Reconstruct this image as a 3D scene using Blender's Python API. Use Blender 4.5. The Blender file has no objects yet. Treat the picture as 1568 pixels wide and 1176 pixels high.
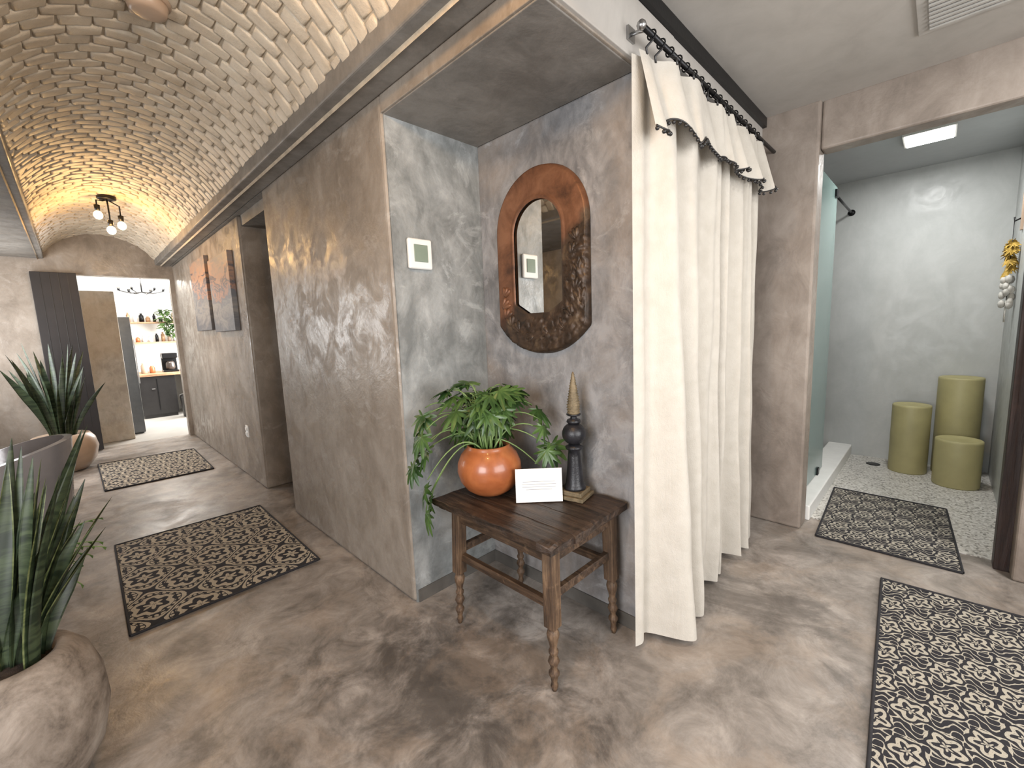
import bpy, math, random
from mathutils import Vector, Matrix, noise
random.seed(7)
scene=bpy.context.scene
PI=math.pi
# ------------------------------------------------------------------ materials
class S:
    def __init__(s,nt,k): s.nt=nt; s.k=k
    def _m(s,op,a,b=None,c=None):
        n=s.nt.nodes.new('ShaderNodeMath'); n.operation=op
        for i,v in enumerate((a,b,c)):
            if v is None: continue
            if isinstance(v,S): s.nt.links.new(v.k,n.inputs[i])
            else: n.inputs[i].default_value=v
        return S(s.nt,n.outputs[0])
    def __add__(s,o): return s._m('ADD',s,o)
    def __radd__(s,o): return s._m('ADD',s,o)
    def __sub__(s,o): return s._m('SUBTRACT',s,o)
    def __rsub__(s,o): return s._m('SUBTRACT',o,s)
    def __mul__(s,o): return s._m('MULTIPLY',s,o)
    def __rmul__(s,o): return s._m('MULTIPLY',s,o)
    def __truediv__(s,o): return s._m('DIVIDE',s,o)
    def gt(s,o): return s._m('GREATER_THAN',s,o)
    def lt(s,o): return s._m('LESS_THAN',s,o)
    def sin(s): return s._m('SINE',s)
    def cos(s): return s._m('COSINE',s)
    def abs(s): return s._m('ABSOLUTE',s)
    def mx(s,o): return s._m('MAXIMUM',s,o)
    def mn(s,o): return s._m('MINIMUM',s,o)
    def sqrt(s): return s._m('SQRT',s)
    def frac(s): return s._m('FRACT',s)
    def atan2(s,o): return s._m('ARCTAN2',s,o)
def newmat(name):
    m=bpy.data.materials.new(name); m.use_nodes=True
    nt=m.node_tree; b=nt.nodes['Principled BSDF']
    return m,nt,b
def setv(nt,sock,v):
    if isinstance(v,S): nt.links.new(v.k,sock)
    elif isinstance(v,bpy.types.NodeSocket): nt.links.new(v,sock)
    else: sock.default_value=v
def objco(nt,scale=(1,1,1),rot=(0,0,0),loc=(0,0,0)):
    t=nt.nodes.new('ShaderNodeTexCoord'); m=nt.nodes.new('ShaderNodeMapping')
    m.inputs['Scale'].default_value=scale; m.inputs['Rotation'].default_value=rot; m.inputs['Location'].default_value=loc
    nt.links.new(t.outputs['Object'],m.inputs['Vector']); return m.outputs['Vector']
def nz(nt,vec,scale,detail=4,rough=.55,dist=0.0):
    n=nt.nodes.new('ShaderNodeTexNoise'); nt.links.new(vec,n.inputs['Vector'])
    n.inputs['Scale'].default_value=scale; n.inputs['Detail'].default_value=detail
    n.inputs['Roughness'].default_value=rough; n.inputs['Distortion'].default_value=dist
    return S(nt,n.outputs['Fac'])
def ramp(nt,fac,stops):
    n=nt.nodes.new('ShaderNodeValToRGB'); setv(nt,n.inputs[0],fac)
    e=n.color_ramp.elements
    while len(e)<len(stops): e.new(.5)
    for i,(p,c) in enumerate(stops):
        e[i].position=p; e[i].color=(c[0],c[1],c[2],1) if not isinstance(c,(int,float)) else (c,c,c,1)
    return n.outputs[0]
def mixc(nt,f,a,b,mode='MIX'):
    n=nt.nodes.new('ShaderNodeMix'); n.data_type='RGBA'; n.blend_type=mode
    setv(nt,n.inputs[0],f)
    for s,v in ((n.inputs[6],a),(n.inputs[7],b)):
        if isinstance(v,tuple): s.default_value=(v[0],v[1],v[2],1)
        else: setv(nt,s,v)
    return n.outputs[2]
def bump(nt,b,h,strength=.3,dist=.01):
    n=nt.nodes.new('ShaderNodeBump'); n.inputs['Strength'].default_value=strength; n.inputs['Distance'].default_value=dist
    setv(nt,n.inputs['Height'],h); nt.links.new(n.outputs[0],b.inputs['Normal'])
def simple(name,col,rough=.5,metal=0,var=.12,scale=12,bmp=.1,emis=None,es=0):
    m,nt,b=newmat(name); v=objco(nt)
    n=nz(nt,v,scale,5)
    lo=tuple(c*(1-var) for c in col); hi=tuple(min(1,c*(1+var)) for c in col)
    setv(nt,b.inputs['Base Color'],ramp(nt,n,[(.3,lo),(.7,hi)]))
    b.inputs['Roughness'].default_value=rough; b.inputs['Metallic'].default_value=metal
    if bmp: bump(nt,b,nz(nt,v,scale*5,3),bmp,.004)
    if emis: b.inputs['Emission Color'].default_value=(*emis,1); b.inputs['Emission Strength'].default_value=es
    return m
def plaster(name,dark,mid,light,r0=.3,r1=.6,sc=1.6,bs=.25,warm=None,hi=None,wf=.6):
    m,nt,b=newmat(name); v=objco(nt)
    a=nz(nt,v,sc,8,.66,.35); c=nz(nt,objco(nt,(1,1,.6)),sc*4.5,7,.68,.5); f=a*.5+c*.5
    col=ramp(nt,f,[(.40,dark),(.5,mid),(.60,light)])
    if warm: col=mixc(nt,S(nt,ramp(nt,nz(nt,v,1.1,5,.6,.4),[(.46,0.),(.60,1.)]))*wf,col,warm)
    if hi:
        hm=ramp(nt,nz(nt,objco(nt,(1,1,1.3),(0.4,.3,0)),4.2,8,.72,1.0),[(.56,0.),(.66,1.)])
        col=mixc(nt,S(nt,hm)*.5,col,hi)
    setv(nt,b.inputs['Base Color'],col)
    rr=ramp(nt,nz(nt,v,5,7,.72,.7),[(.42,r0),(.58,r1)])
    setv(nt,b.inputs['Roughness'],rr)
    bump(nt,b,nz(nt,v,6,7,.62,.5)+nz(nt,v,40,3)*.12,bs,.02)
    return m
M_tan=plaster('plaster_tan',(.18,.147,.116),(.245,.205,.166),(.315,.272,.228),.28,.62,1.3,.3,hi=(.38,.345,.305))
M_niche=plaster('plaster_grey_blue',(.155,.163,.16),(.25,.26,.255),(.36,.37,.365),.3,.58,1.7,.35,hi=(.47,.485,.48))
M_mirrorwall=plaster('plaster_lilac_grey',(.14,.14,.145),(.23,.227,.23),(.34,.335,.34),.34,.6,2.0,.35,warm=(.30,.24,.19),hi=(.44,.435,.435),wf=.6)
M_col=plaster('plaster_column',(.19,.155,.128),(.255,.212,.178),(.32,.272,.232),.42,.65,1.4,.25)
M_beam=plaster('plaster_beam',(.13,.118,.104),(.18,.165,.147),(.23,.212,.19),.4,.6,1.4,.25)
M_ceil=plaster('ceiling_paint',(.38,.355,.325),(.42,.395,.362),(.45,.425,.392),.6,.75,1.0,.05)
M_shower=plaster('shower_plaster',(.39,.40,.385),(.43,.44,.425),(.47,.48,.465),.35,.55,1.0,.12)
M_white=simple('white_paint',(.72,.71,.68),.6,0,.04)
M_dark=simple('black_steel',(.012,.012,.013),.35,.6,.2)
M_blackp=simple('black_paint',(.015,.014,.014),.3,0,.2)
M_base=simple('dark_cement_base',(.10,.092,.082),.45,0,.25,8)
# floor
m,nt,b=newmat('polished_concrete'); v=objco(nt)
f=nz(nt,v,1.2,9,.66,.4)*.42+nz(nt,v,5.0,9,.74,.5)*.58
col=ramp(nt,f,[(.38,(.11,.094,.08)),(.45,(.18,.156,.135)),(.52,(.255,.224,.197)),(.60,(.36,.32,.285))])
st=ramp(nt,nz(nt,objco(nt,(1.2,.7,1),(0,0,.8)),1.5,9,.74,.6),[(.39,1.),(.46,0.)])
col=mixc(nt,S(nt,st)*.55,col,(.085,.072,.061))
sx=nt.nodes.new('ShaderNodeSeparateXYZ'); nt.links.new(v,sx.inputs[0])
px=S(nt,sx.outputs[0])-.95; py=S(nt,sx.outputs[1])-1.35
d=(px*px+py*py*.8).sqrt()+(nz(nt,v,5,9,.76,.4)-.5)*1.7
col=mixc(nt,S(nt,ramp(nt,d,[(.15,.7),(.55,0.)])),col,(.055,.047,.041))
wr=ramp(nt,nz(nt,objco(nt,(1,1,1),(0,0,.3)),2.0,8,.7,.5),[(.5,0.),(.60,1.)])
col=mixc(nt,S(nt,wr)*.28,col,(.36,.275,.205))
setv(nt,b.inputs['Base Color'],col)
setv(nt,b.inputs['Roughness'],ramp(nt,nz(nt,v,2.4,7,.68,.6),[(.38,.28),(.62,.54)]))
bump(nt,b,nz(nt,v,6,7,.66,.6),.14,.02)
M_floor=m
# terrazzo
m,nt,b=newmat('terrazzo'); v=objco(nt)
vo=nt.nodes.new('ShaderNodeTexVoronoi'); vo.inputs['Scale'].default_value=85; nt.links.new(v,vo.inputs['Vector'])
sp=nt.nodes.new('ShaderNodeSeparateColor'); nt.links.new(vo.outputs['Color'],sp.inputs[0])
setv(nt,b.inputs['Base Color'],ramp(nt,S(nt,sp.outputs[0]),[(.0,(.16,.15,.13)),(.2,(.42,.40,.36)),(.5,(.52,.50,.46)),(1,(.66,.64,.60))]))
b.inputs['Roughness'].default_value=.45; M_terr=m
# brick
m,nt,b=newmat('painted_brick'); v=objco(nt)
f=nz(nt,v,5,6,.65)
setv(nt,b.inputs['Base Color'],ramp(nt,f,[(.32,(.42,.35,.26)),(.5,(.53,.455,.355)),(.70,(.61,.54,.43))]))
b.inputs['Roughness'].default_value=.5
bump(nt,b,nz(nt,v,22,5,.7),.5,.012); M_brick=m
M_mortar=simple('mortar',(.42,.35,.26),.75,0,.2,20,.4)
# wood
def wood(name,c0,c1,c2,axis=1,rough=.4):
    m,nt,b=newmat(name); sc=[22,22,22]; sc[axis]=1.6
    v=objco(nt,tuple(sc)); f=nz(nt,v,1.6,8,.7,.6)
    f2=nz(nt,objco(nt),7,6,.7)
    col=ramp(nt,f*.7+f2*.3,[(.38,c0),(.5,c1),(.63,c2)])
    wear=ramp(nt,nz(nt,objco(nt),11,7,.75,.4),[(.56,0.),(.64,1.)])
    col=mixc(nt,S(nt,wear)*.35,col,tuple(min(1,q*1.5) for q in c2))
    setv(nt,b.inputs['Base Color'],col)
    b.inputs['Roughness'].default_value=rough; bump(nt,b,f,.8,.01); return m
M_woodtop=wood('table_wood_dark',(.009,.006,.004),(.034,.020,.013),(.085,.052,.033),1,.4)
M_woodleg=wood('table_wood_leg',(.025,.015,.009),(.09,.052,.029),(.20,.125,.072),2,.5)
M_woodstr=wood('table_wood_rail',(.016,.010,.006),(.065,.037,.021),(.155,.095,.055),1,.5)
M_shelf=wood('shelf_wood',(.2,.1,.05),(.36,.21,.11),(.5,.32,.18),0,.5)
M_doorw=wood('door_brown',(.014,.007,.006),(.028,.014,.011),(.04,.02,.015),2,.45)
M_barn=simple('barn_door_dark',(.010,.007,.007),.5,0,.25,6)
# cloth
m,nt,b=newmat('linen_curtain'); v=objco(nt)
setv(nt,b.inputs['Base Color'],ramp(nt,nz(nt,v,14,4),[(.3,(.46,.425,.37)),(.7,(.52,.485,.43))]))
b.inputs['Roughness'].default_value=.9
b.inputs['Sheen Weight'].default_value=.1
bump(nt,b,nz(nt,objco(nt,(1,1,.6)),260,2)+nz(nt,v,25,4)*1.5+nz(nt,objco(nt,(1,1,.35)),7,5,.6,.8)*5,.35,.005); M_linen=m
# pottery
m,nt,b=newmat('terracotta_glaze'); v=objco(nt)
setv(nt,b.inputs['Base Color'],ramp(nt,nz(nt,v,9,5,.6,.5),[(.3,(.27,.075,.024)),(.55,(.38,.12,.04)),(.75,(.45,.17,.062))]))
b.inputs['Roughness'].default_value=.32; b.inputs['Coat Weight'].default_value=.2; M_terra=m
m,nt,b=newmat('aged_clay'); v=objco(nt)
setv(nt,b.inputs['Base Color'],ramp(nt,nz(nt,v,5,8,.72,.5),[(.36,(.075,.058,.045)),(.46,(.18,.145,.115)),(.56,(.27,.225,.185)),(.7,(.37,.32,.27))]))
b.inputs['Roughness'].default_value=.75; bump(nt,b,nz(nt,v,14,6),.4,.008); M_clay=m
M_cream=simple('cream_ceramic',(.40,.29,.21),.35,0,.12,6)
M_soil=simple('soil',(.03,.02,.014),.95,0,.4,60,.8)
def leafmat(name,a,bc,rough=.4,bands=False):
    m,nt,b=newmat(name); v=objco(nt)
    if bands: f=nz(nt,objco(nt,(3,3,16)),2.2,5,.6,.8)
    else: f=nz(nt,v,9,3)
    setv(nt,b.inputs['Base Color'],ramp(nt,f,[(.4,a),(.6,bc)]))
    b.inputs['Roughness'].default_value=rough; return m
M_leaf=leafmat('philodendron_leaf',(.026,.062,.014),(.07,.13,.032),.4)
M_stem=leafmat('philodendron_stem',(.11,.18,.05),(.18,.26,.085),.45)
M_snake=leafmat('snake_leaf',(.012,.021,.010),(.046,.066,.031),.45,True)
M_snakeY=leafmat('snake_leaf_edge',(.06,.08,.028),(.15,.17,.07),.45,True)
# rugs
def rugmat(name,cx,cy,px,py,kind):
    m,nt,b=newmat(name)
    v=objco(nt,(1,1,1),(0,0,0),(-cx,-cy,0))
    w=nt.nodes.new('ShaderNodeTexNoise'); nt.links.new(v,w.inputs['Vector']); w.inputs['Scale'].default_value=14; w.inputs['Detail'].default_value=2
    sx=nt.nodes.new('ShaderNodeSeparateXYZ'); nt.links.new(v,sx.inputs[0])
    sw=nt.nodes.new('ShaderNodeSeparateColor'); nt.links.new(w.outputs['Color'],sw.inputs[0])
    dn=.03
    X=S(nt,sx.outputs[0])+(S(nt,sw.outputs[0])-.5)*dn
    Y=S(nt,sx.outputs[1])+(S(nt,sw.outputs[1])-.5)*dn
    def cell(ox,oy):
        fx=((X/px+ox+50.).frac()-.5)*px; fy=((Y/py+oy+50.).frac()-.5)*py
        return fx,fy
    ax,ay=cell(0,0); bx,by=cell(.5,.5)
    asp=px/py
    ra=(ax*ax+ay*ay*(asp*asp)).sqrt()/px; rb=(bx*bx+by*by*(asp*asp)).sqrt()/px
    ta=(ay*asp).atan2(ax); tb=(by*asp).atan2(bx)
    sel=ra.lt(rb)
    R_=ra.mn(rb); T=ta*sel+tb*(1.-sel)
    u=X*(2*PI/px); q=Y*(2*PI/py)
    if kind==0:
        L=u.cos()+q.cos()
        line=(L.abs()-.20).abs().lt(.10)
        pet=(R_*34.+(T*6).cos()*1.3).sin().gt(.0)
        core=R_.lt(.27)*pet
        dots=(((u*6).cos()*(q*6).cos()).abs()).gt(.45)*R_.gt(.28)
        p=line.mx(core*L.abs().gt(.36)).mx(dots*L.abs().gt(.36))
        colc=(.44,.385,.30)
    else:
        pet=((R_*46.)+(T*5).cos()*1.9+(R_*20.).sin()).sin().gt(.05)
        swirl=((u*3).sin()*(q*4).cos()+(u*4).cos()*(q*2).sin()).abs().lt(.27)
        inner=R_.lt(.30)
        p=pet*inner+swirl*(1.-inner)
        colc=(.39,.355,.29)
    fine=nz(nt,v,220,2)
    p=p*(fine.gt(.34))
    wv=nz(nt,v,300,2)
    colr=mixc(nt,p,(.014,.013,.017),colc)
    setv(nt,b.inputs['Base Color'],colr); b.inputs['Roughness'].default_value=.9
    bump(nt,b,p*.6+wv,.5,.004); return m
# ------------------------------------------------------------------ mesh builder
class MB:
    def __init__(s): s.v=[];s.f=[];s.m=[];s.sm=[];s.mats=[]
    def mi(s,mat):
        if mat not in s.mats: s.mats.append(mat)
        return s.mats.index(mat)
    def add(s,vs,fs,mat,smooth=False,M=None):
        o=len(s.v)
        for p in vs:
            p=Vector(p); s.v.append(M@p if M else p)
        k=s.mi(mat)
        for f in fs: s.f.append([i+o for i in f]); s.m.append(k); s.sm.append(smooth)
    def box(s,x0,x1,y0,y1,z0,z1,mat,bv=0,M=None):
        if bv:
            import bmesh
            bm=bmesh.new(); bmesh.ops.create_cube(bm,size=1)
            for vv in bm.verts:
                vv.co=Vector(((x0+x1)/2+vv.co.x*(x1-x0),(y0+y1)/2+vv.co.y*(y1-y0),(z0+z1)/2+vv.co.z*(z1-z0)))
            bmesh.ops.bevel(bm,geom=bm.edges[:],offset=bv,segments=3,affect='EDGES',profile=.6)
            bm.verts.index_update()
            s.add([vv.co.copy() for vv in bm.verts],[[q.index for q in f.verts] for f in bm.faces],mat,False,M); bm.free(); return
        vs=[(x,y,z) for z in (z0,z1) for y in (y0,y1) for x in (x0,x1)]
        s.add(vs,[(0,2,3,1),(4,5,7,6),(0,1,5,4),(2,6,7,3),(0,4,6,2),(1,3,7,5)],mat,False,M)
    def lathe(s,prof,c,mat,seg=32,M=None,smooth=True):
        vs=[];fs=[]
        for r,z in prof:
            for i in range(seg):
                a=2*PI*i/seg
                vs.append((c[0]+r*math.cos(a),c[1]+r*math.sin(a),c[2]+z))
        n=len(prof)
        for j in range(n-1):
            for i in range(seg):
                k=(i+1)%seg; fs.append((j*seg+i,j*seg+k,(j+1)*seg+k,(j+1)*seg+i))
        fs.append(tuple(reversed(range(seg)))); fs.append(tuple((n-1)*seg+i for i in range(seg)))
        s.add(vs,fs,mat,smooth,M)
    def sphere(s,c,r,mat,seg=16,sc=(1,1,1),M=None):
        vs=[];fs=[];n=seg//2
        for j in range(n+1):
            t=PI*j/n
            for i in range(seg):
                a=2*PI*i/seg
                vs.append((c[0]+r*sc[0]*math.sin(t)*math.cos(a),c[1]+r*sc[1]*math.sin(t)*math.sin(a),c[2]-r*sc[2]*math.cos(t)))
        for j in range(n):
            for i in range(seg):
                k=(i+1)%seg; fs.append((j*seg+i,j*seg+k,(j+1)*seg+k,(j+1)*seg+i))
        s.add(vs,fs,mat,True,M)
    def tube(s,path,rad,mat,seg=8,cap=True):
        path=[Vector(p) for p in path]; n=len(path)
        if not isinstance(rad,(list,tuple)): rad=[rad]*n
        vs=[];fs=[]; up=Vector((0,0,1)); prev=None
        for i,p in enumerate(path):
            t=(path[min(i+1,n-1)]-path[max(i-1,0)]).normalized()
            if prev is None:
                a=up if abs(t.z)<.9 else Vector((1,0,0)); x=t.cross(a).normalized()
            else: x=(prev-t*prev.dot(t)).normalized()
            prev=x; y=t.cross(x)
            for k in range(seg):
                an=2*PI*k/seg; vs.append(p+(x*math.cos(an)+y*math.sin(an))*rad[i])
        for i in range(n-1):
            for k in range(seg):
                q=(k+1)%seg; fs.append((i*seg+k,i*seg+q,(i+1)*seg+q,(i+1)*seg+k))
        if cap: fs.append(tuple(reversed(range(seg)))); fs.append(tuple((n-1)*seg+k for k in range(seg)))
        s.add(vs,fs,mat,True)
    def grid(s,fn,nu,nv,mat,smooth=True):
        vs=[fn(i/nu,j/nv) for j in range(nv+1) for i in range(nu+1)]
        fs=[(j*(nu+1)+i,j*(nu+1)+i+1,(j+1)*(nu+1)+i+1,(j+1)*(nu+1)+i) for j in range(nv) for i in range(nu)]
        s.add(vs,fs,mat,smooth)
    def build(s,name,bevel=0):
        me=bpy.data.meshes.new(name); me.from_pydata([tuple(p) for p in s.v],[],s.f)
        for mt in s.mats: me.materials.append(mt)
        me.polygons.foreach_set('material_index',s.m); me.polygons.foreach_set('use_smooth',s.sm)
        me.update(); o=bpy.data.objects.new(name,me); scene.collection.objects.link(o)
        if bevel:
            b=o.modifiers.new('b','BEVEL'); b.width=bevel; b.segments=3; b.limit_method='ANGLE'
        return o
def B(name,mat,*bs,bevel=0):
    m=MB()
    for b in bs: m.box(*b,mat)
    return m.build(name,bevel)
# ------------------------------------------------------------------ shell
XW=1.13; XB=1.72; YN=1.92; YC=.93; XR=3.4
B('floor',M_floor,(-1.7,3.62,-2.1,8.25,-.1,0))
B('floor_kitchen',simple('kitchen_floor',(.42,.40,.37),.3,0,.1,4),(-1.7,3.0,8.25,12,-.1,0))
B('floor_shower',M_terr,(3.62,5.75,-.5,2.0,-.1,.004))
B('wall_corridor',M_tan,(XW,2.2,YN,3.72,0,2.76),bevel=.022)
m=MB(); m.box(XW+.012,XB+.02,YN-.006,YN+.01,0,2.47,M_niche); m.build('wall_niche_side')
B('wall_niche_back',M_mirrorwall,(XB,XB+.06,YC,YN,0,2.47),bevel=.012)
m=MB(); m.box(XW,2.0,YC,YN,2.47,2.62,M_tan); m.box(XW+.01,XB,YC+.01,YN,2.464,2.471,M_beam); m.box(XW+.01,XB+.30,YC-.014,YC+.004,2.475,2.70,M_ceil); m.build('ceiling_niche',.006)
B('wall_above_niche',M_tan,(XW,2.0,YC+.05,YN,2.62,2.76))
B('wall_closet',M_tan,(2.2,XR+.1,YN,YN+.1,0,2.9))
B('ceiling_closet',M_tan,(2.0,XR,YC+.07,YN,2.76,2.86))
B('wall_hall_end_section',M_tan,(XW+.02,1.45,4.52,8.1,0,2.54),bevel=.02)
B('wall_doorway_side',M_tan,(1.45,2.3,4.52,4.65,0,2.54))
B('wall_doorway_back',M_beam,(2.2,2.3,3.72,4.52,0,2.54))
B('wall_doorway_header',M_beam,(XW+.05,2.3,3.72,4.52,2.45,2.54))
B('ceiling_doorway',M_beam,(XW,2.3,3.70,8.1,2.54,2.76))
B('trim_beam_right',M_beam,(.955,XW,-2.1,8.1,2.54,3.05),bevel=.012)
B('ceiling_left',M_beam,(-1.7,-.135,-2.1,8.1,2.54,3.05),bevel=.012)
B('ceiling',M_ceil,(XW,XR+.1,-2.1,YC+.07,2.76,2.9))
B('wall_left',M_tan,(-1.7,-1.6,-2.1,-.6,0,2.6),(-1.7,-1.6,1.0,4.8,0,2.6),(-1.7,-1.6,-.6,1.0,0,.8),(-1.7,-1.6,-.6,1.0,2.2,2.6),
  (-1.7,-1.1,4.8,4.9,0,2.6),(-1.2,-1.1,4.9,5.9,0,2.6),(-1.2,-1.1,7.9,8.1,0,2.6),(-1.2,-1.1,5.9,7.9,0,.8),(-1.2,-1.1,5.9,7.9,2.3,2.6))
B('wall_behind',M_tan,(-1.7,3.5,-2.2,-2.1,0,3.0))
B('wall_end',M_tan,(-1.7,.12,8.1,8.25,0,3.1),(1.10,1.5,8.1,8.25,0,3.1),(.12,1.10,8.1,8.25,2.36,3.1))
B('wall_right',M_col,(XR-.03,XR+.14,.60,YN,0,2.77),(XR,XR+.14,-2.1,.60,2.48,2.77),(XR,XR+.14,-2.1,-.36,0,2.48),bevel=.015)
B('wall_shower_back',M_shower,(5.62,5.75,-.5,2.0,0,2.8))
B('wall_shower_right',M_shower,(3.54,5.7,-.52,-.39,0,2.8))
B('wall_shower_left',M_shower,(3.54,5.7,1.9,2.0,0,2.8))
B('ceiling_shower',simple('shower_ceiling',(.44,.45,.455),.7,0,.03),(3.54,5.75,-.52,2.0,2.77,2.9))
m=MB(); m.box(3.56,5.62,.58,.78,0,.11,M_white,.012); m.build('trim_shower_curb')
m=MB()
m.box(XW+.02,XB,YN-.014,YN-.004,0,.07,M_base,.003); m.box(XB-.008,XB+.002,YC,YN,0,.07,M_base,.003)
m.box(XB-.008,XB+.07,YC-.008,YC+.004,0,.07,M_base,.003)
m.build('baseboard_niche')
# vault
cx=.415; hw=.555; rise=.30; zs=2.61
Rv=(hw*hw+rise*rise)/(2*rise); zc=zs+rise-Rv; a0=math.asin(hw/Rv)
def vp(a,y,off=0): 
    r=Rv-off; return (cx+r*math.sin(a),y,zc+r*math.cos(a))
m=MB()
m.grid(lambda u,w: vp(-a0*1.15+2*a0*1.15*u,-2.1+10.2*w,-.004),32,60,M_mortar)
nb=10; ring=.082; y=-2.1; k=0
while y<8.1:
    off=(k%2)*.5+random.uniform(-.15,.15)
    for i in range(-1,nb+1):
        s0=(i+off+random.uniform(-.03,.03))/nb; s1=(i+1+off)/nb
        s0=max(s0,0);s1=min(s1,1)
        if s1-s0<.02: continue
        aa=-a0+2*a0*s0; ab=-a0+2*a0*s1; g=.004
        y0=y+g+random.uniform(-.005,.005); y1=y+ring-g+random.uniform(-.005,.005)
        ga=g/Rv; h=[random.uniform(.002,.011) for _ in range(4)]; hb=random.uniform(0,.005)
        ins=.014; ia=ins/Rv
        vs=[]
        for (gg,hh) in ((0,-.006),(.15,.5),(.5,.88),(1,1.05)):
            for (A,Yv,q) in ((aa+ga+ia*gg,y0+ins*gg,0),(ab-ga-ia*gg,y0+ins*gg,1),(ab-ga-ia*gg,y1-ins*gg,2),(aa+ga+ia*gg,y1-ins*gg,3)):
                vs.append(vp(A,Yv,hh*(h[q]+hb) if hh>0 else -.006))
        fs=[]
        for L in (0,4,8):
            for q in range(4):
                z=(q+1)%4; fs.append((L+q,L+z,L+4+z,L+4+q))
        fs.append((12,13,14,15))
        m.add(vs,fs,M_brick,True)
    y+=ring; k+=1
m.build('ceiling_vault')
m=MB(); m.box(XW,XR,YC-.035,YC+.05,2.70,2.758,M_dark); m.box(XB+.3,XR,YC-.01,YC+.05,2.60,2.70,M_ceil); m.build('trim_steel_lintel')
m=MB(); m.box(-.28,.13,8.03,8.075,.02,2.37,M_barn,.005)
for i in range(1,5): m.box(-.28+.082*i-.002,-.28+.082*i+.002,8.026,8.032,.02,2.37,M_blackp)
m.build('door_1')
m=MB(); m.box(3.50,3.60,-.385,-.30,0,2.47,M_doorw,.006); m.box(3.44,3.50,-.36,-.345,1.0,1.12,M_dark); m.build('trim_door_jamb')
for i,(X_,a,bb) in enumerate(((-1.69,-.6,1.0),(-1.19,5.9,7.9))):
    m=MB()
    for (p,q) in ((a,a+.06),(bb-.06,bb),((a+bb)/2-.03,(a+bb)/2+.03)): m.box(X_,X_+.08,p,q,.8,2.2+.1*i,M_white,.006)
    m.box(X_,X_+.08,a,bb,.8,.86,M_white,.006); m.box(X_,X_+.08,a,bb,2.14+.1*i,2.2+.1*i,M_white,.006)
    m.build('window_%d'%(i+1))
# ------------------------------------------------------------------ rugs
def rug(name,c,mat):
    c=[Vector((*p,0)) for p in c]; m=MB()
    def fn(u,w):
        p=(c[0]*(1-u)+c[1]*u)*(1-w)+(c[3]*(1-u)+c[2]*u)*w
        return (p.x,p.y,.009+.0015*noise.noise(Vector((p.x*5,p.y*5,0))))
    m.grid(fn,40,40,mat)
    ring=[fn(i/40,0) for i in range(40)]+[fn(1,i/40) for i in range(40)]+[fn(1-i/40,1) for i in range(40)]+[fn(0,1-i/40) for i in range(40)]
    vs=[p for p in ring]+[(p[0],p[1],0.0005) for p in ring]; N=len(ring)
    m.add(vs,[(i,(i+1)%N,N+(i+1)%N,N+i) for i in range(N)],M_rugedge,True)
    r=[Vector(p)+Vector((0,0,.001)) for p in ring]+[Vector(ring[0])+Vector((0,0,.001))]
    m.tube(r,.006,M_rugedge,6,False)
    return m.build(name)
M_rugedge=simple('rug_binding',(.02,.019,.022),.9,0,.2,60,.4)
rug('patterned_rug',[(.03,2.76),(.96,2.78),(.97,4.10),(.04,4.12)],rugmat('rug_ogee',.5,3.4,.36,.40,0))
rug('patterned_rug',[(.05,5.76),(.95,5.74),(.97,7.03),(.04,7.13)],rugmat('rug_ogee_b',.5,6.4,.36,.40,0))
rug('patterned_rug',[(3.32,-.18),(4.37,-.12),(4.39,.55),(3.32,.50)],rugmat('rug_scroll_b',3.8,.2,.21,.21,1))
rug('patterned_rug',[(1.52,-.72),(3.0,-.62),(2.97,.14),(1.55,.07)],rugmat('rug_scroll',2.2,-.2,.21,.19,1))
# ------------------------------------------------------------------ table
m=MB()
TX0,TX1,TY0,TY1,TZ=1.14,1.685,.96,1.71,.645
pw=(TX1-TX0)/4
for i in range(4):
    x0=TX0+i*pw; e0=random.uniform(-.008,.008); e1=random.uniform(-.008,.008)
    n=40
    vs=[];fs=[]
    ys=[TY0+e0+(TY1+e1-TY0-e0)*j/n for j in range(n+1)]
    g=.0006; c_=.003
    cs=[(x0+g,TZ-.034),(x0+g,TZ-.003),(x0+c_,TZ),(x0+pw*.3,TZ-.001),(x0+pw*.5,TZ-.0015),(x0+pw*.75,TZ-.001),(x0+pw-c_,TZ),(x0+pw-g,TZ-.003),(x0+pw-g,TZ-.034)]
    for j,yy in enumerate(ys):
        for (xx,zz) in cs:
            nn=noise.noise(Vector((xx*30,yy*14,zz*30)))
            edge=(xx<TX0+.01 or xx>TX1-.01); dx=0.009*nn if edge else 0
            corner=0
            if xx<TX0+.06 and yy<TY0+.07: corner=.022*max(0,1-(xx-TX0)/.06)*max(0,1-(yy-TY0)/.07)
            endd=.016*abs(noise.noise(Vector((xx*40,9,yy)))) if j in(0,n) else 0
            vs.append((xx+dx+corner*.8,yy+(endd if j==0 else -endd)+corner*.5,zz+.003*nn-(.004 if j in (0,n) and zz>TZ-.005 else 0)-(corner if zz>TZ-.02 else 0)))
    k=len(cs)
    for j in range(n):
        for q in range(k):
            r=(q+1)%k; fs.append((j*k+q,(j+1)*k+q,(j+1)*k+r,j*k+r))
    fs.append(tuple(range(k))); fs.append(tuple(reversed([n*k+q for q in range(k)])))
    m.add(vs,fs,M_woodtop,False)
m.box(TX0+.02,TX1-.02,TY0+.02,TY0+.07,TZ-.052,TZ-.031,M_woodtop,.005)
m.box(TX0+.02,TX1-.02,TY1-.07,TY1-.02,TZ-.052,TZ-.031,M_woodtop,.005)
LX=(1.215,1.635);LY=(1.03,1.60)
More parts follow.
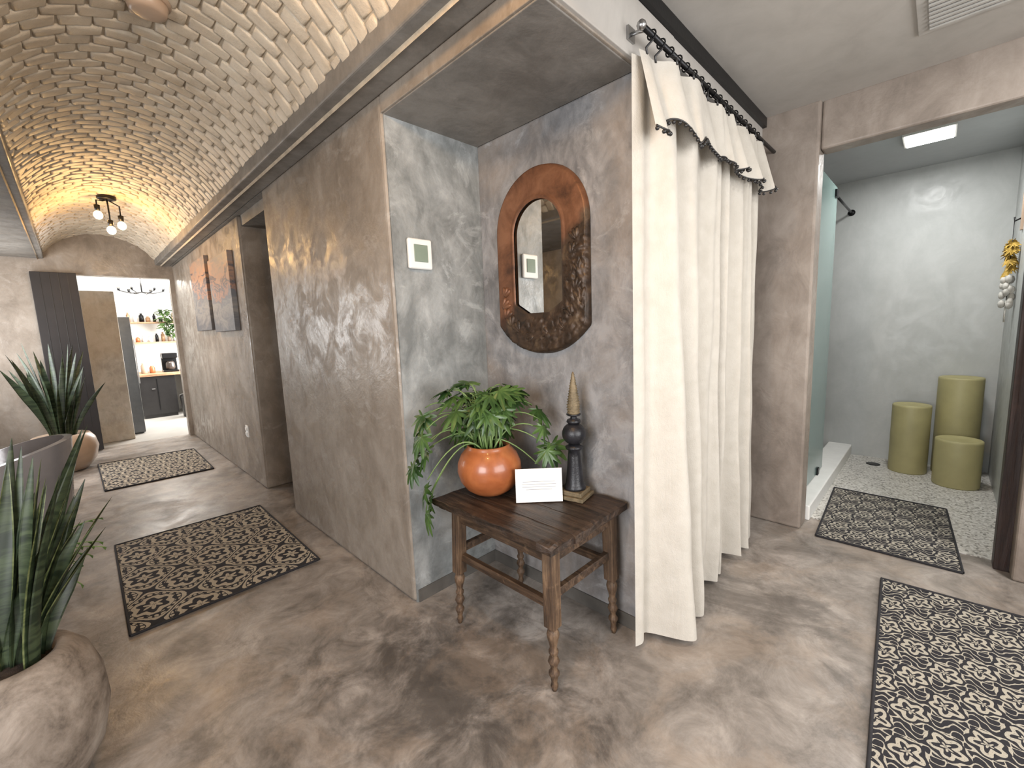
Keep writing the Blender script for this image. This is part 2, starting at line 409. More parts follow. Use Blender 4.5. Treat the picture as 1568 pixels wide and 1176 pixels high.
def leg(x,y):
    s=.026
    sp=.018; tx=-sp if x<1.4 else sp*.4; ty=-sp if y<1.3 else sp
    M=Matrix(((1,0,-tx/.62,x+tx),(0,1,-ty/.62,y+ty),(0,0,1,0),(0,0,0,1)))
    m.box(-s,s,-s,s,.27,TZ-.033,M_woodleg,.005,M)
    prof=[(.010,0),(.013,.012),(.016,.02),(.012,.035),(.015,.055),(.022,.07),(.022,.078),(.015,.088),(.013,.10),(.019,.115),(.024,.125),(.019,.14),(.014,.15),(.020,.162),(.020,.17),(.014,.18),(.017,.20),(.024,.225),(.026,.24),(.022,.255),(.018,.262),(.026,.275)]
    m.lathe(prof,(0,0,0),M_woodleg,20,M)
for x in LX:
    for y in LY: leg(x,y)
for x in LX:
    m.box(x-.011,x+.011,LY[0],LY[1],TZ-.115,TZ-.034,M_woodstr,.003)
    m.box(x-.013,x+.013,LY[0],LY[1],.335,.372,M_woodstr,.004)
for y in LY:
    m.box(LX[0],LX[1],y-.011,y+.011,TZ-.115,TZ-.034,M_woodstr,.003)
    m.box(LX[0],LX[1],y-.013,y+.013,.375,.412,M_woodstr,.004)
m.build('rustic_side_table')
# ------------------------------------------------------------------ philodendron in bowl
PC=Vector((1.375,1.545,TZ+.003))
m=MB()
m.lathe([(.065,0),(.085,.006),(.118,.03),(.146,.07),(.158,.115),(.155,.155),(.138,.195),(.115,.222),(.104,.232),(.106,.243),(.100,.246),(.094,.238),(.094,.21)],PC,M_terra,48)
m.lathe([(.001,.222),(.096,.221)],PC,M_soil,24)
def leaf(m,base,dirv,L,mat,droop=.5,roll=0,W=.75,sin_=.50):
    d=dirv.normalized(); side=d.cross(Vector((0,0,1))); 
    if side.length<.1: side=Vector((1,0,0))
    side.normalize(); up=side.cross(d).normalized()
    q=Matrix.Rotation(roll,3,d); side=q@side; up=q@up
    nl=9; pts=[]
    th0=math.radians(150)
    for i in range(nl*2+1):
        t=-th0+2*th0*i/(nl*2)
        tip=L*(.42+.40*math.cos(t*.55)**2)
        r=tip if i%2==1 else tip*sin_
        if i in (0,nl*2): r=tip*.3
        pts.append((t,r))
    def P(t,r):
        x=.30*L+r*math.cos(t)*.85; yv=r*math.sin(t)*W
        z=-droop*(x*x)/L*.6-abs(yv)*.3+.004*math.sin(t*9)
        return base+d*x+side*yv+up*z
    full=[]
    for i,(t,r) in enumerate(pts):
        if i%2==1: full+= [(t-.13,r*.78),(t-.06,r*.95),(t,r),(t+.06,r*.93),(t+.13,r*.74)]
        else: full.append((t,r))
    inner=[P(t,r*.5) for t,r in full]
    outerp=[P(t,r) for t,r in full]
    n=len(full); vs=[P(0,0)]+inner+outerp
    fs=[(0,1+i,2+i) for i in range(n-1)]+[(1+i,1+n+i,2+n+i,2+i) for i in range(n-1)]+[(0,n,1)]
    m.add(vs,fs,mat,True)
random.seed(21)
vd=Vector((-.70,.71,0)); vr=Vector((.70,-.71,0)); vf=Vector((-.7,-.7,0))
def stem(dv,reach,zend,arch,L):
    p0=PC+Vector((random.uniform(-.05,.05),random.uniform(-.05,.05),.215))
    p3=PC+dv*reach+Vector((0,0,.235+zend))
    pm=p0+dv*reach*.35+Vector((0,0,arch+max(zend,0)*.6))
    path=[]
    for k in range(11):
        t=k/10; path.append(p0*(1-t)**2+pm*2*t*(1-t)+p3*t*t)
    for p in path:
        p.x=min(p.x,XB-.09); p.y=min(p.y,YN-.08)
    m.tube(path,[.0046-.002*k/10 for k in range(11)],M_stem,6)
    d=(path[-1]-path[-2]).normalized()
    if path[-1].x>XB-.2: d.x=-abs(d.x)*.3
    if path[-1].y>YN-.2: d.y=-abs(d.y)*.3
    d=(d.normalized()+Vector((0,0,-.2))).normalized()
    leaf(m,path[-1],d,L,M_leaf,.6,random.uniform(-.5,.5),.85,.5)
for i in range(62):
    az=random.uniform(0,2*PI); re=random.uniform(.08,.27); ze=random.uniform(.06,.31)
    dv=Vector((math.cos(az),math.sin(az),0))
    if dv.dot(vf)>.3: ze=.16+.5*ze; re*=.55
    if dv.x>.3 or dv.y>.5: re*=.6
    stem(dv,re,ze,.15,random.uniform(.10,.15))
extra=[(vd,.34,.10,.25),(vd+vf*.3,.33,.02,.2),(vd*.8+vf*.35,.31,-.12,.16),(vd+vf*.1,.27,.18,.2),(vd*.9+vf*.3,.28,.05,.2),(vr+vf*.2,.27,.02,.18),(vr*.9+vf*.15,.25,-.10,.14),(vr,.26,.12,.2),(vd*.9+vf*.2,.31,-.26,.14),(vd*.8+vf*.2,.29,-.2,.14),(vd*.9+vf*.1,.36,-.05,.2),(vr+vf*.1,.22,.2,.2),(vr,.3,.04,.2),(vd,.3,.2,.2),(vd*.9+vf*.4,.3,.12,.22)]
for dv,re,ze,ar in extra: stem(dv.normalized(),re,ze,ar,random.uniform(.12,.17))
m.build('potted_philodendron')
# ------------------------------------------------------------------ card
m=MB()
cc=Vector((1.43,1.27,TZ+.003)); R=Matrix.Translation(cc)@Matrix.Rotation(math.radians(-45),4,'Z')@Matrix.Rotation(math.radians(-8),4,'X')
mc=simple('card_paper',(.70,.69,.66),.6,0,.02); mt=simple('card_ink',(.22,.22,.23),.6)
m.box(-.108,.108,-.002,.002,0,.155,mc,0,R)
for i,w in enumerate((.075,.08,.078,.06)): m.box(-w,w,-.0026,-.002,.094-i*.012,.0955-i*.012,mt,0,R)
m.box(-.03,.03,.0,.06,0,.003,mc,0,R@Matrix.Rotation(math.radians(8),4,'X'))
m.build('place_card')
# ------------------------------------------------------------------ finial
m=MB(); FC=Vector((1.59,1.185,TZ+.003))
bz=simple('finial_black',(.012,.012,.015),.4,0,.4,25,.3); gold=simple('finial_gold',(.19,.145,.085),.55,.3,.35,30,.5)
R=Matrix.Translation(FC)@Matrix.Rotation(.2,4,'Z')
m.box(-.068,.068,-.068,.068,0,.018,gold,.004,R); m.box(-.056,.056,-.056,.056,.018,.04,gold,.005,R)
m.lathe([(.05,.04),(.052,.05),(.046,.06),(.042,.07),(.036,.13),(.03,.20),(.028,.225),(.04,.235),(.042,.243),(.03,.25),(.026,.255)],FC,bz,28)
m.sphere(FC+Vector((0,0,.305)),.056,bz,24,(1,1,.95))
m.lathe([(.028,.355),(.034,.362),(.030,.372),(.016,.378),(.014,.388),(.03,.392),(.034,.398)],FC,bz,24)
prof=[(.02,.395)]
for i in range(15):
    z=.40+i*.0125; r=.034*(1-i/15)**.8+.004
    if i<3: r*=.8+.07*i
    prof+=[(r*.82,z),(r,z+.005)]
prof.append((.002,.595)); m.lathe(prof,FC,gold,20)
m.build('decorative_finial')
# ------------------------------------------------------------------ mirror
def arch(cy,czt,hw,zb,bd,n=24,ch=False):
    P=[]
    for i in range(n+1):
        a=PI*i/n; P.append((cy+hw*math.cos(a),czt+hw*math.sin(a)))
    if ch: P+=[(cy-hw,zb+.05),(cy-hw*.45,zb),(cy+hw*.45,zb),(cy+hw,zb+.05)]
    else:
        for i in range(n+1):
            t=i/n; x=-hw+2*hw*t; P.append((cy+x,zb+bd*abs(2*t-1)**2.3))
    return P
outer=arch(1.462,1.945,.298,1.315,.14); inner=arch(1.468,1.925,.156,1.525,0,24,True)
def raycast(P,c,a):
    d=(math.cos(a),math.sin(a)); best=0
    for i in range(len(P)):
        p=P[i];q=P[(i+1)%len(P)]
        ex,ey=q[0]-p[0],q[1]-p[1]; den=d[0]*ey-d[1]*ex
        if abs(den)<1e-9: continue
        wx,wy=p[0]-c[0],p[1]-c[1]
        t=(wx*ey-wy*ex)/den; s=(wx*d[1]-wy*d[0])/den
        if t>0 and -1e-6<=s<=1+1e-6: best=max(best,t)
    return best
c0=(1.465,1.80); NA=240; NR=20
m,nt,b=newmat('copper_frame'); v=objco(nt)
sx=nt.nodes.new('ShaderNodeSeparateXYZ'); nt.links.new(v,sx.inputs[0])
zz=S(nt,sx.outputs[2]); yy=S(nt,sx.outputs[1])
mask=(1.80-zz)+(1.36-yy)*.9+(nz(nt,v,8,3)-.5)*.18
mk=ramp(nt,mask*6+.5,[(.35,0.),(.65,1.)])
cop=ramp(nt,nz(nt,v,5,7,.68,.5),[(.35,(.075,.034,.019)),(.5,(.175,.076,.038)),(.65,(.255,.12,.064))])
brz=ramp(nt,nz(nt,v,16,5,.6,.5),[(.3,(.022,.015,.010)),(.55,(.065,.040,.025)),(.75,(.15,.10,.058))])
setv(nt,b.inputs['Base Color'],mixc(nt,S(nt,mk),cop,brz)); b.inputs['Metallic'].default_value=.3; b.inputs['Roughness'].default_value=.45
bump(nt,b,nz(nt,v,30,4),.3,.006); M_copper=m
m,nt,b=newmat('mirror_glass'); b.inputs['Base Color'].default_value=(.9,.9,.88,1); b.inputs['Metallic'].default_value=1
v=objco(nt); setv(nt,b.inputs['Roughness'],ramp(nt,nz(nt,v,4,2),[(.4,.01),(.6,.03)])); M_glassm=m
m=MB(); vs=[];fs=[]
for j in range(NR+1):
    t=j/NR
    for i in range(NA):
        a=2*PI*i/NA; ro=raycast(outer,c0,a); ri=raycast(inner,c0,a); r=ri+(ro-ri)*t
        y=c0[0]+r*math.cos(a); z=c0[1]+r*math.sin(a)
        h=.022+.010*math.sin(PI*t)**.5
        if t<.12: h+=.006
        dk=(1.78-z)+(1.36-y)*.9
        if dk>0 and 0.1<t<.97:
            n1=noise.noise(Vector((y*22,z*22,0))); n2=noise.noise(Vector((y*45,z*45,3)))
            h+=(.012*abs(math.sin(9*n1))+.008*n2)*min(1,dk*8)
        if j==NR: h=.0
        vs.append((XB-.004-h,y,z))
for j in range(NR):
    for i in range(NA):
        k=(i+1)%NA; fs.append((j*NA+i,j*NA+k,(j+1)*NA+k,(j+1)*NA+i))
m.add(vs,fs,M_copper,True)
random.seed(5)
for (y,z,rot,L) in [(1.70,1.50,2.0,.07),(1.66,1.46,1.4,.07),(1.60,1.43,1.0,.07),(1.72,1.56,2.4,.07),(1.70,1.62,1.9,.06),(1.25,1.50,1.0,.07),(1.20,1.56,1.4,.08),(1.23,1.62,1.8,.07),(1.21,1.70,1.3,.07),(1.25,1.78,1.9,.07),(1.22,1.85,1.2,.06),(1.30,1.44,.6,.07),(1.40,1.42,.3,.06),(1.50,1.41,-.3,.06)]:
    for kk in (-.5,0,.5):
        M=Matrix.Translation((XB-.036,y,z))@Matrix.Rotation(rot+kk,4,'X')@Matrix.Translation((0,L*.45,0))
        m.sphere((0,0,0),1,M_copper,10,(.011,L*.5,.013),M)
pts=[]
for i in range(NA):
    a=2*PI*i/NA; r=raycast(inner,c0,a); pts.append((XB-.02,c0[0]+(r+.002)*math.cos(a),c0[1]+(r+.002)*math.sin(a)))
m.add([(XB-.02,c0[0],c0[1])]+pts,[(0,1+(i+1)%NA,1+i) for i in range(NA)],M_glassm,False)
m.build('copper_wall_mirror')
m=MB(); m.box(1.215,1.355,YN-.030,YN-.008,1.765,1.915,M_white,.012)
m.box(1.245,1.325,YN-.034,YN-.029,1.80,1.885,simple('thermostat_screen',(.20,.25,.20),.2,0,.05),.003); m.build('thermostat')
m=MB(); m.box(1.138,1.150,4.93,5.01,.45,.57,M_white,.004); m.box(1.128,1.139,4.95,4.99,.47,.50,M_white,.004); m.box(1.128,1.139,4.95,4.99,.52,.55,M_white,.004); m.build('wall_outlet')
def canvas(name,y0,y1,z0,z1):
    m,nt,b=newmat('canvas_'+name); v=objco(nt,(1,1,1))
    sx=nt.nodes.new('ShaderNodeSeparateXYZ'); nt.links.new(v,sx.inputs[0])
    z=(S(nt,sx.outputs[2])-z0)/(z1-z0); y=(S(nt,sx.outputs[1])-y0)/(y1-y0)
    f=z+(nz(nt,objco(nt,(1,1.5,4)),2.5,5,.6,1.2)-.5)*.9+((y-.4)*(y-.4))*-.4
    col=ramp(nt,f,[(.0,(.11,.11,.12)),(.25,(.25,.23,.21)),(.42,(.12,.13,.15)),(.52,(.36,.19,.12)),(.63,(.07,.08,.10)),(.72,(.38,.22,.14)),(.86,(.31,.22,.17)),(1,(.2,.18,.17))])
    setv(nt,b.inputs['Base Color'],col); b.inputs['Roughness'].default_value=.5
    mm=MB(); mm.box(1.105,1.1502,y0,y1,z0,z1,m,.004); mm.build('abstract_painting')
canvas('a',5.78,6.58,1.56,2.37); canvas('b',4.80,5.62,1.53,2.28)
# ------------------------------------------------------------------ curtain
m=MB(); X0,X1=1.60,3.02
def fold(x,z):
    t=max(0,(2.46-z)/2.44)
    ph=(x-X0)/(X1-X0)
    w=2*PI*(7.0*ph+.30*math.sin(2*PI*1.3*ph+.4)+.16*math.sin(2*PI*3.1*ph+2)+.10*t*math.sin(2*PI*2.2*ph+1))
    edge=min(1,ph/.06)
    k=.75+.45*noise.noise(Vector((ph*5.2,0,4)))+.25*noise.noise(Vector((ph*9,t*1.5,8)))
    amp=(.022+.034*t)*(.15+.85*edge)*k
    s1=math.sin(w)
    y=.893-.055*min(1,ph*6)-amp*(s1+.22*math.sin(2*w+t*2+1))-.016*math.sin(1.7*w+1.5+t)*(.3+t)*edge
    y-=.11*t**1.3*math.exp(-((ph-.15)/.10)**2)
    y+=.014*noise.noise(Vector((x*5,z*2.2,1)))*(.4+t)*edge
    return min(y,.912)
def cf(u,w):
    z=2.46-2.45*w
    x=X0+(X1-X0)*u + .012*math.sin(u*2*PI*6)*w
    x+=.012*noise.noise(Vector((u*12,w*2,6)))*w*min(1,u*8)
    zb=z
    if w>.97: zb=max(z,.012+.012*(1+math.sin(u*19)))
    return (x,fold(X0+(X1-X0)*u,z),zb)
m.grid(cf,360,80,M_linen)
def vf_(u,w):
    e=.265+.032*math.sin(u*2*PI*5.5+1)+.012*math.sin(u*31)
    z=2.475-e*w
    x=X0+.02+(X1-X0-.02)*u+.016*math.sin(u*2*PI*7)*w
    y=fold(X0+.02+(X1-X0-.02)*u,2.46-.3*w)-.014-.02*w-.06*w*(.5+.5*math.sin(u*2*PI*5.5+.6))
    return (x,y,z)
m.grid(vf_,320,20,M_linen)
trim=[Vector(vf_(i/320,1))+Vector((0,-.003,0)) for i in range(321)]
m.tube(trim,.0035,M_blackp,6)
for i in range(0,321,4):
    p=trim[i]; m.sphere((p.x,p.y-.004,p.z-.013),.0085,M_blackp,8)
m.build('linen_curtain')
m=MB(); ms=simple('brushed_nickel',(.4,.4,.4),.3,1,.1)
m.tube([(1.60,.845,2.53),(3.36,.845,2.53)],.011,M_dark,12)
m.sphere((1.59,.845,2.53),.018,ms,12)
m.tube([(1.63,.845,2.53),(1.63,.88,2.54),(1.63,.916,2.545)],.007,ms,8); m.box(1.605,1.655,.906,.916,2.52,2.57,ms,.003)
for i in range(18):
    x=X0+.03+(X1-X0-.03)*(i+.5)/18
    m.tube([(x,.845+.017*math.cos(a),2.53+.017*math.sin(a)) for a in [k*PI/6 for k in range(13)]],.003,M_dark,6)
    p=vf_((i+.5)/18,0); m.tube([(p[0],.845,2.515),(p[0],.835,2.505),(p[0],p[1],2.49),(p[0],p[1]-.004,2.465)],.0045,M_blackp,6)
m.build('curtain_rod')
# ------------------------------------------------------------------ shower items
m,nt,b=newmat('teal_glass'); b.inputs['Base Color'].default_value=(.20,.28,.26,1); b.inputs['Roughness'].default_value=.15
v=objco(nt); setv(nt,b.inputs['Alpha'],ramp(nt,nz(nt,v,2,2),[(.3,.76),(.7,.84)])); M_glass=m
m=MB(); m.box(3.56,4.57,.672,.684,.12,2.5,M_glass,.002)
m.box(3.55,3.565,.655,.70,.11,2.5,M_white,.002)
for x in (3.75,4.35): m.box(x-.03,x+.03,.66,.695,.108,.17,M_dark,.004)
m.tube([(4.50,.678,2.44),(5.615,.70,2.47)],.010,M_dark,10); m.box(4.46,4.54,.655,.70,2.41,2.47,M_dark,.005); m.lathe([(.03,0),(.03,.01)],(0,0,0),M_dark,16,Matrix.Translation((5.618,.70,2.47))@Matrix.Rotation(-PI/2,4,'Y'))
m.build('shower_glass_panel')
mw=simple('olive_wax',(.37,.335,.165),.5,0,.1,5,.1)
for (x,y,r,h) in ((5.30,.135,.135,.63),(5.45,-.165,.145,.88),(5.08,-.175,.145,.40)):
    m=MB(); m.lathe([(r*.97,.004),(r,.015),(r,h-.02),(r*.985,h-.004),(r*.93,h),(r*.85,h-.006),(r*.6,h-.02),(r*.1,h-.024)],(x,y,0),mw,40)
    m.build('pillar_candle')
m=MB(); m.lathe([(.055,.004),(.055,.008),(.045,.009),(.01,.008)],(5.35,.38,0),M_dark,24); m.build('floor_drain')
m=MB(); ml=simple('led_panel',(.9,.9,.9),.5,0,0,5,0,(1,.98,.94),8.)
m.box(4.48,4.80,.0,.29,2.745,2.769,M_white,.003); m.box(4.495,4.785,.015,.275,2.741,2.746,ml); m.build('ceiling_light_panel')
m=MB(); mv=simple('vent_grey',(.42,.40,.37),.5); md=simple('vent_slot',(.05,.05,.05),.8)
m.box(2.62,2.98,-.20,.16,2.748,2.759,mv,.004); m.box(2.66,2.94,-.16,.12,2.744,2.749,md)
for i in range(8): m.box(2.67+i*.036,2.685+i*.036,-.16,.12,2.736,2.746,mv,.0,)
m.build('air_vent')
m=MB(); my=simple('dried_flower_yellow',(.42,.27,.045),.7,0,.3,30,.5); mg=simple('white_shell',(.5,.48,.44),.6,0,.2,30,.4)
hx,hy=5.0,-.345
m.box(4.98,5.02,-.392,-.375,2.03,2.30,M_cream,.004); m.tube([(hx,-.385,2.12),(hx,hy,2.10),(hx,hy,2.13)],.006,M_dark,8)
m.tube([(hx,hy,2.10),(hx,hy,1.4)],.002,M_dark,6)
random.seed(3)
for i in range(24):
    a=random.uniform(0,2*PI); z=1.86+random.uniform(-.12,.1)
    leaf(m,Vector((hx,hy,z+.02)),Vector((math.cos(a),math.sin(a)*.4,-.6)),random.uniform(.07,.10),my,.4)
for i in range(18):
    a=random.uniform(0,2*PI); z=random.uniform(1.48,1.68)
    m.sphere((hx+.035*math.cos(a),hy+.025*math.sin(a),z),.02,mg,8,(1,1,1.6))
for dx in (-.02,0,.02): m.tube([(hx,hy,1.52),(hx+dx,hy,1.42),(hx+dx*1.4,hy,1.36)],.004,mg,6)
m.build('hanging_dried_garland')
# ------------------------------------------------------------------ vault light, detector
m=MB(); L0=Vector((.40,5.98,2.90))
mb=simple('bulb_glass',(1,.8,.5),.3,0,0,5,0,(1,.72,.36),9.)
m.lathe([(.075,-.005),(.075,-.028),(.06,-.035),(.015,-.04)],L0,M_dark,28)
for i,(dx,dy,dz) in enumerate(((-.08,-.02,-.15),(.09,.03,-.22),(.0,-.05,-.29))):
    e=L0+Vector((dx,dy,dz)); m.tube([L0+Vector((0,0,-.03)),L0+Vector((dx*.4,dy*.4,-.05)),L0+Vector((dx,dy,dz*.35)),e],.007,M_dark,8)
    m.lathe([(.02,-.0),(.024,.05),(.012,.055)],e,M_dark,16)
    m.sphere(e+Vector((0,0,-.045)),.036,mb,16,(1,1,1.15))
m.build('pendant_cluster_light')
m=MB(); m.lathe([(.072,0),(.074,-.012),(.066,-.038),(.05,-.044),(.02,-.046)],(.39,2.50,2.888),M_cream,32)
m.lathe([(.085,.01),(.085,-.004)],(.39,2.50,2.894),M_cream,32); m.build('smoke_detector')
# ------------------------------------------------------------------ snake plants
def blade(m,base,lean,H,W,mat,tw,mat2):
    n=14; rows=[]
    for i in range(n+1):
        t=i/n; c=base+lean*(t**1.4)+Vector((0,0,H*t))
        w=W*(.65+.6*t-.2*t*t) *(1 if t<.6 else max(0.03,(1-(t-.6)/.4)**.75))
        p=Matrix.Rotation(tw+t*1.0,3,'Z')@Vector((1,0,0)); q=Vector((-p.y,p.x,0))
        rows.append([c-p*w+q*w*.25,c-p*w*.8+q*w*.1,c-q*w*.15,c+p*w*.8+q*w*.1,c+p*w+q*w*.25])
    vs=[v for r in rows for v in r]
    f1=[];f2=[]
    for i in range(n):
        for k in range(4): (f2 if k in (0,3) else f1).append((i*5+k,i*5+k+1,(i+1)*5+k+1,(i+1)*5+k))
    m.add(vs,f1,mat,True); m.add(vs,f2,mat2,True)
m=MB(); P1=Vector((-.265,2.03,0))
m.lathe([(.11,.0),(.14,.01),(.19,.10),(.215,.22),(.21,.33),(.185,.42),(.15,.465),(.125,.475),(.11,.47),(.10,.44)],P1,M_clay,48)
m.lathe([(.001,.445),(.11,.44)],P1,M_soil,24)
random.seed(12)
for i in range(46):
    a=random.uniform(0,2*PI); rr=random.uniform(0,.085)
    d=Vector((math.cos(a),math.sin(a),0))
    if d.dot(Vector((-.3,-1,0)))>.6: d=-d
    blade(m,P1+d*rr+Vector((0,0,.43)),d*random.uniform(.02,.17)+Vector((.055,.04,0)),random.uniform(.25,.74),random.uniform(.020,.030),M_snake,random.uniform(0,6),M_snakeY if i%3==0 else M_snake)
for (dx,dy,h) in ((.17,.05,.50),(.20,-.02,.42),(.13,.12,.58),(.22,.08,.36),(.15,-.03,.55),(.25,.14,.45),(.10,.0,.66)):
    blade(m,P1+Vector((.05,0,.43)),Vector((dx,dy,0)),h,.026,M_snake,.8,M_snakeY)
m.build('potted_snake_plant')
m=MB(); P2=Vector((-.22,7.15,0))
m.lathe([(.15,.0),(.19,.01),(.27,.12),(.30,.25),(.28,.36),(.24,.42),(.215,.43),(.20,.40)],P2,M_cream,40); m.lathe([(.001,.40),(.21,.395)],P2,M_soil,24)
for i in range(30):
    a=random.uniform(0,2*PI); rr=random.uniform(0,.14); d=Vector((math.cos(a),math.sin(a),0))
    blade(m,P2+d*rr+Vector((0,0,.38)),d*random.uniform(.05,.36),random.uniform(.6,1.12),random.uniform(.028,.045),M_snake,random.uniform(0,6),M_snake)
m.build('potted_snake_plant')
# fern behind the near plant
m=MB(); P3=Vector((-.34,2.45,0))
m.lathe([(.09,.0),(.10,.01),(.13,.2),(.14,.40),(.13,.41),(.12,.38)],P3,M_clay,32); m.lathe([(.001,.39),(.125,.385)],P3,M_soil,20)
for i in range(56):
    a=random.uniform(0,2*PI); d=Vector((math.cos(a),math.sin(a),0)); R_=random.uniform(.14,.36)
    if d.y<-.4: continue
    p0=P3+Vector((0,0,.39)); pm=p0+d*R_*.4+Vector((0,0,.34)); p3=p0+d*R_+Vector((0,0,random.uniform(.05,.34)))
    path=[p0*(1-t)**2+pm*2*t*(1-t)+p3*t*t for t in [k/12 for k in range(13)]]
    m.tube(path,.002,M_stem,5)
    for k in range(3,13):
        t=(path[k]-path[k-1]).normalized(); s=t.cross(Vector((0,0,1))).normalized(); l=.045*(1.25-k/13)
        for sg in (-1,1):
            tip=path[k]+s*sg*l+t*l*.4-Vector((0,0,.008)); w=t*.008
            m.add([path[k]-w,path[k]+w,tip],[(0,1,2)],M_leaf,False)
m.build('potted_fern')
m=MB(); mch=simple('brushed_silver_leather',(.30,.285,.29),.22,.4,.2,4,.15)
CC=Vector((-.42,3.75,0))
def shell(u,w,o=0):
    a=math.radians(-150+300*u)
    r=.30+.05*w-o; top=.90-.26*abs(2*u-1)**2.2
    z=.36+(top-.36)*w
    return (CC.x+r*math.cos(a),CC.y+r*math.sin(a),z)
m.grid(lambda u,w: shell(u,w),40,10,mch); m.grid(lambda u,w: shell(u,w,.035),40,10,mch)
m.grid(lambda u,w: tuple(Vector(shell(u,1))*(1-w)+Vector(shell(u,1,.035))*w),40,2,mch)
m.lathe([(.05,.36),(.28,.36),(.30,.38),(.30,.45),(.27,.48),(.02,.49)],CC,mch,36)
for a in range(4):
    an=PI/4+a*PI/2; m.tube([CC+Vector((.2*math.cos(an),.2*math.sin(an),.37)),CC+Vector((.27*math.cos(an),.27*math.sin(an),0))],[.016,.010],M_dark,10)
m.build('barrel_armchair')
# ------------------------------------------------------------------ kitchen
B('wall_kitchen',M_white,(-1.7,3.0,11.6,11.7,0,2.7),(-1.7,-1.6,8.25,11.6,0,2.7),(2.2,2.3,8.25,9.4,0,2.7),(2.2,2.3,10.8,11.6,0,2.7))
B('ceiling_kitchen',M_white,(-1.7,3.0,8.25,11.7,2.6,2.7))
M_part=plaster('partition_plaster',(.34,.31,.27),(.43,.40,.35),(.50,.475,.43),.5,.7,3,.2,warm=(.44,.33,.2),wf=.4)
B('wall_partition',M_part,(-.2,.50,8.6,8.72,0,2.2),bevel=.01)
m=MB(); m.box(.50,.66,9.0,9.7,.02,1.85,simple('steel_fridge',(.10,.105,.11),.35,.6,.1),.01); m.box(.665,.68,9.02,9.05,.8,1.5,ms,.004); m.box(.52,.64,9.05,9.65,0,.03,M_blackp); m.build('refrigerator')
m=MB(); m.box(.78,1.32,10.6,11.15,.06,.80,M_blackp,.008); m.box(.80,1.30,10.62,11.1,.0,.07,M_blackp)
m.box(.72,2.15,10.56,11.58,.80,.85,M_shelf,.006); m.box(1.60,2.15,10.6,11.15,.0,.80,M_white,.008)
m.box(1.03,1.045,10.593,10.60,.15,.75,M_dark); m.box(.95,1.0,10.585,10.60,.55,.57,ms); m.build('kitchen_base_cabinet')
m=MB()
random.seed(9)
for z in (1.45,1.85):
    m.box(.75,1.75,11.30,11.58,z-.03,z,M_shelf,.004)
    for i in range(9):
        x=.82+i*.1; h=random.uniform(.08,.2); r=random.uniform(.025,.04)
        m.lathe([(r,0),(r,h*.75),(r*.5,h*.85),(r*.5,h)],(x,11.44,z),random.choice([M_white,M_shelf,M_terra,M_dark,M_cream]),12)
for i in range(70):
    a=random.uniform(0,2*PI); d=Vector((math.cos(a),math.sin(a)*.5-.3,random.uniform(-.9,.4)))
    leaf(m,Vector((1.42+random.uniform(-.15,.15),11.22,1.95+random.uniform(-.35,.2))),d,.14,M_leaf,.4)
m.build('kitchen_wall_shelf')
m=MB(); m.box(1.18,1.42,10.72,10.98,.851,.89,M_dark,.01); m.box(1.18,1.42,10.88,10.98,.88,1.2,M_dark,.01); m.box(1.18,1.42,10.72,10.98,1.12,1.22,M_dark,.015)
m.lathe([(.06,0),(.075,.05),(.07,.13),(.05,.17)],(1.30,10.80,.892),simple('carafe',(.05,.04,.035),.1),20); m.build('coffee_maker')
for x,h,r,mt_ in ((.90,.2,.05,M_cream),(1.02,.14,.045,M_terra),(1.55,.24,.04,M_white)):
    m=MB(); m.lathe([(r*.9,.851),(r,.86),(r,.851+h*.75),(r*.6,.851+h*.88),(r*.65,.851+h)],(x,10.85,0),mt_,18); m.build('kitchen_canister')
m=MB(); m.lathe([(.11,.0),(.13,.01),(.15,.36),(.155,.38),(.14,.42),(.05,.45)],(1.46,10.25,0),M_blackp,28); m.tube([(1.31,10.25,.38),(1.31,10.2,.44),(1.46,10.15,.48),(1.60,10.2,.44),(1.61,10.25,.38)],.006,ms,6); m.build('trash_can')
m=MB(); q=Vector((.95,10.0,2.6)); m.tube([q,q+Vector((0,0,-.28))],.01,M_dark); m.lathe([(.06,0),(.06,-.03)],q,M_dark,16)
for i in range(6):
    a=i*PI/3; e=q+Vector((.30*math.cos(a),.30*math.sin(a),-.26)); m.tube([q+Vector((0,0,-.28)),q+Vector((.15*math.cos(a),.15*math.sin(a),-.30)),e],.008,M_dark)
    m.lathe([(.018,0),(.02,.05)],e,M_dark,10); m.sphere(e+Vector((0,0,.07)),.022,mb,10)
m.build('kitchen_chandelier')
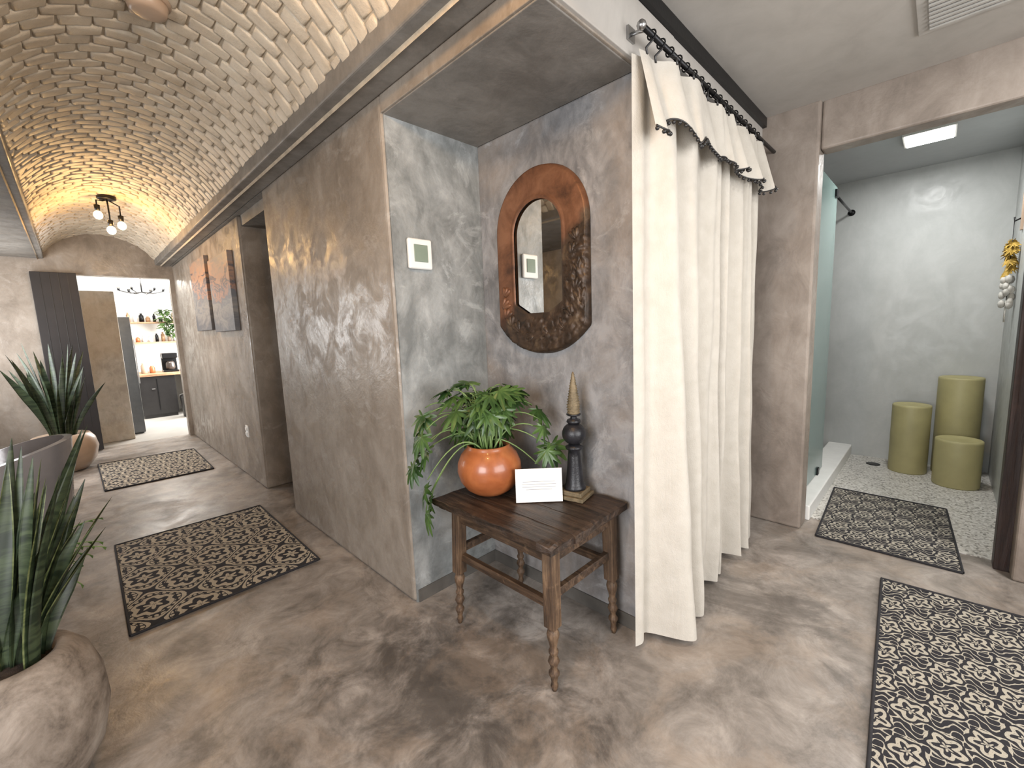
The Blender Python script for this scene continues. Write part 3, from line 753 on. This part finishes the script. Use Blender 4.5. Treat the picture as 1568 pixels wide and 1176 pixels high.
# ------------------------------------------------------------------ lights
def area(name,loc,rot,sx,sy,p,col):
    l=bpy.data.lights.new(name,'AREA'); l.shape='RECTANGLE'; l.size=sx; l.size_y=sy; l.energy=p; l.color=col
    o=bpy.data.objects.new(name,l); o.location=loc; o.rotation_euler=rot; scene.collection.objects.link(o); return o
def point(name,loc,p,col,r=.05):
    l=bpy.data.lights.new(name,'POINT'); l.energy=p; l.color=col; l.shadow_soft_size=r
    o=bpy.data.objects.new(name,l); o.location=loc; scene.collection.objects.link(o); return o
day=(.985,.99,1)
area('window_light',(-1.60,.2,1.5),(0,-PI/2,0),1.3,1.5,60,day)
area('window_light',(-1.09,6.9,1.6),(0,-PI/2,0),1.3,1.8,48,day)
area('window_light',(.9,-2.05,1.6),(PI/2,0,0),2.4,1.6,76,day)
area('kitchen_window_light',(2.18,10.1,1.6),(0,PI/2,0),1.6,1.3,115,(1,.98,.95))
area('kitchen_fill_light',(.9,9.6,2.55),(0,0,0),1.0,1.0,58,(1,.97,.92))  # area light added to brighten the kitchen, no ceiling fixture built
area('shower_light',(4.64,.145,2.735),(0,0,0),.28,.27,15,(1,1,.99))
area('ceiling_area_light',(2.6,-.9,2.74),(0,0,0),.3,.3,22,(1,.97,.92))  # unseen area light below the room ceiling, no can fixture built
warm=(1,.58,.21)
point('pendant_glow',(.40,5.90,2.50),19,warm,.08)
point('hall_lamp_glow',(.42,.75,2.62),20,warm,.06)
w=bpy.data.worlds.new('World'); scene.world=w; w.use_nodes=True; nt=w.node_tree
sky=nt.nodes.new('ShaderNodeTexSky'); sky.sky_type='NISHITA'; sky.sun_elevation=.8; sky.sun_disc=False
nt.links.new(sky.outputs[0],nt.nodes['Background'].inputs[0]); nt.nodes['Background'].inputs[1].default_value=.15
# ------------------------------------------------------------------ camera
a,bb,c=[math.radians(q) for q in (44.82,7.35,-2.14)]
f=Vector((math.cos(a)*math.cos(bb),math.sin(a)*math.cos(bb),-math.sin(bb)))
r=Vector((math.sin(a),-math.cos(a),0)); u=r.cross(f)
r2=r*math.cos(c)+u*math.sin(c); u2=-r*math.sin(c)+u*math.cos(c)
cam=bpy.data.cameras.new('camera'); co=bpy.data.objects.new('camera',cam); scene.collection.objects.link(co)
Mx=Matrix((r2,u2,-f)).transposed().to_4x4(); Mx.translation=Vector((0,0,1.45)); co.matrix_world=Mx
cam.sensor_width=36; cam.lens=659.3/1568*36; cam.clip_start=.02
scene.camera=co
scene.view_settings.view_transform='Standard'
scene.view_settings.exposure=.65
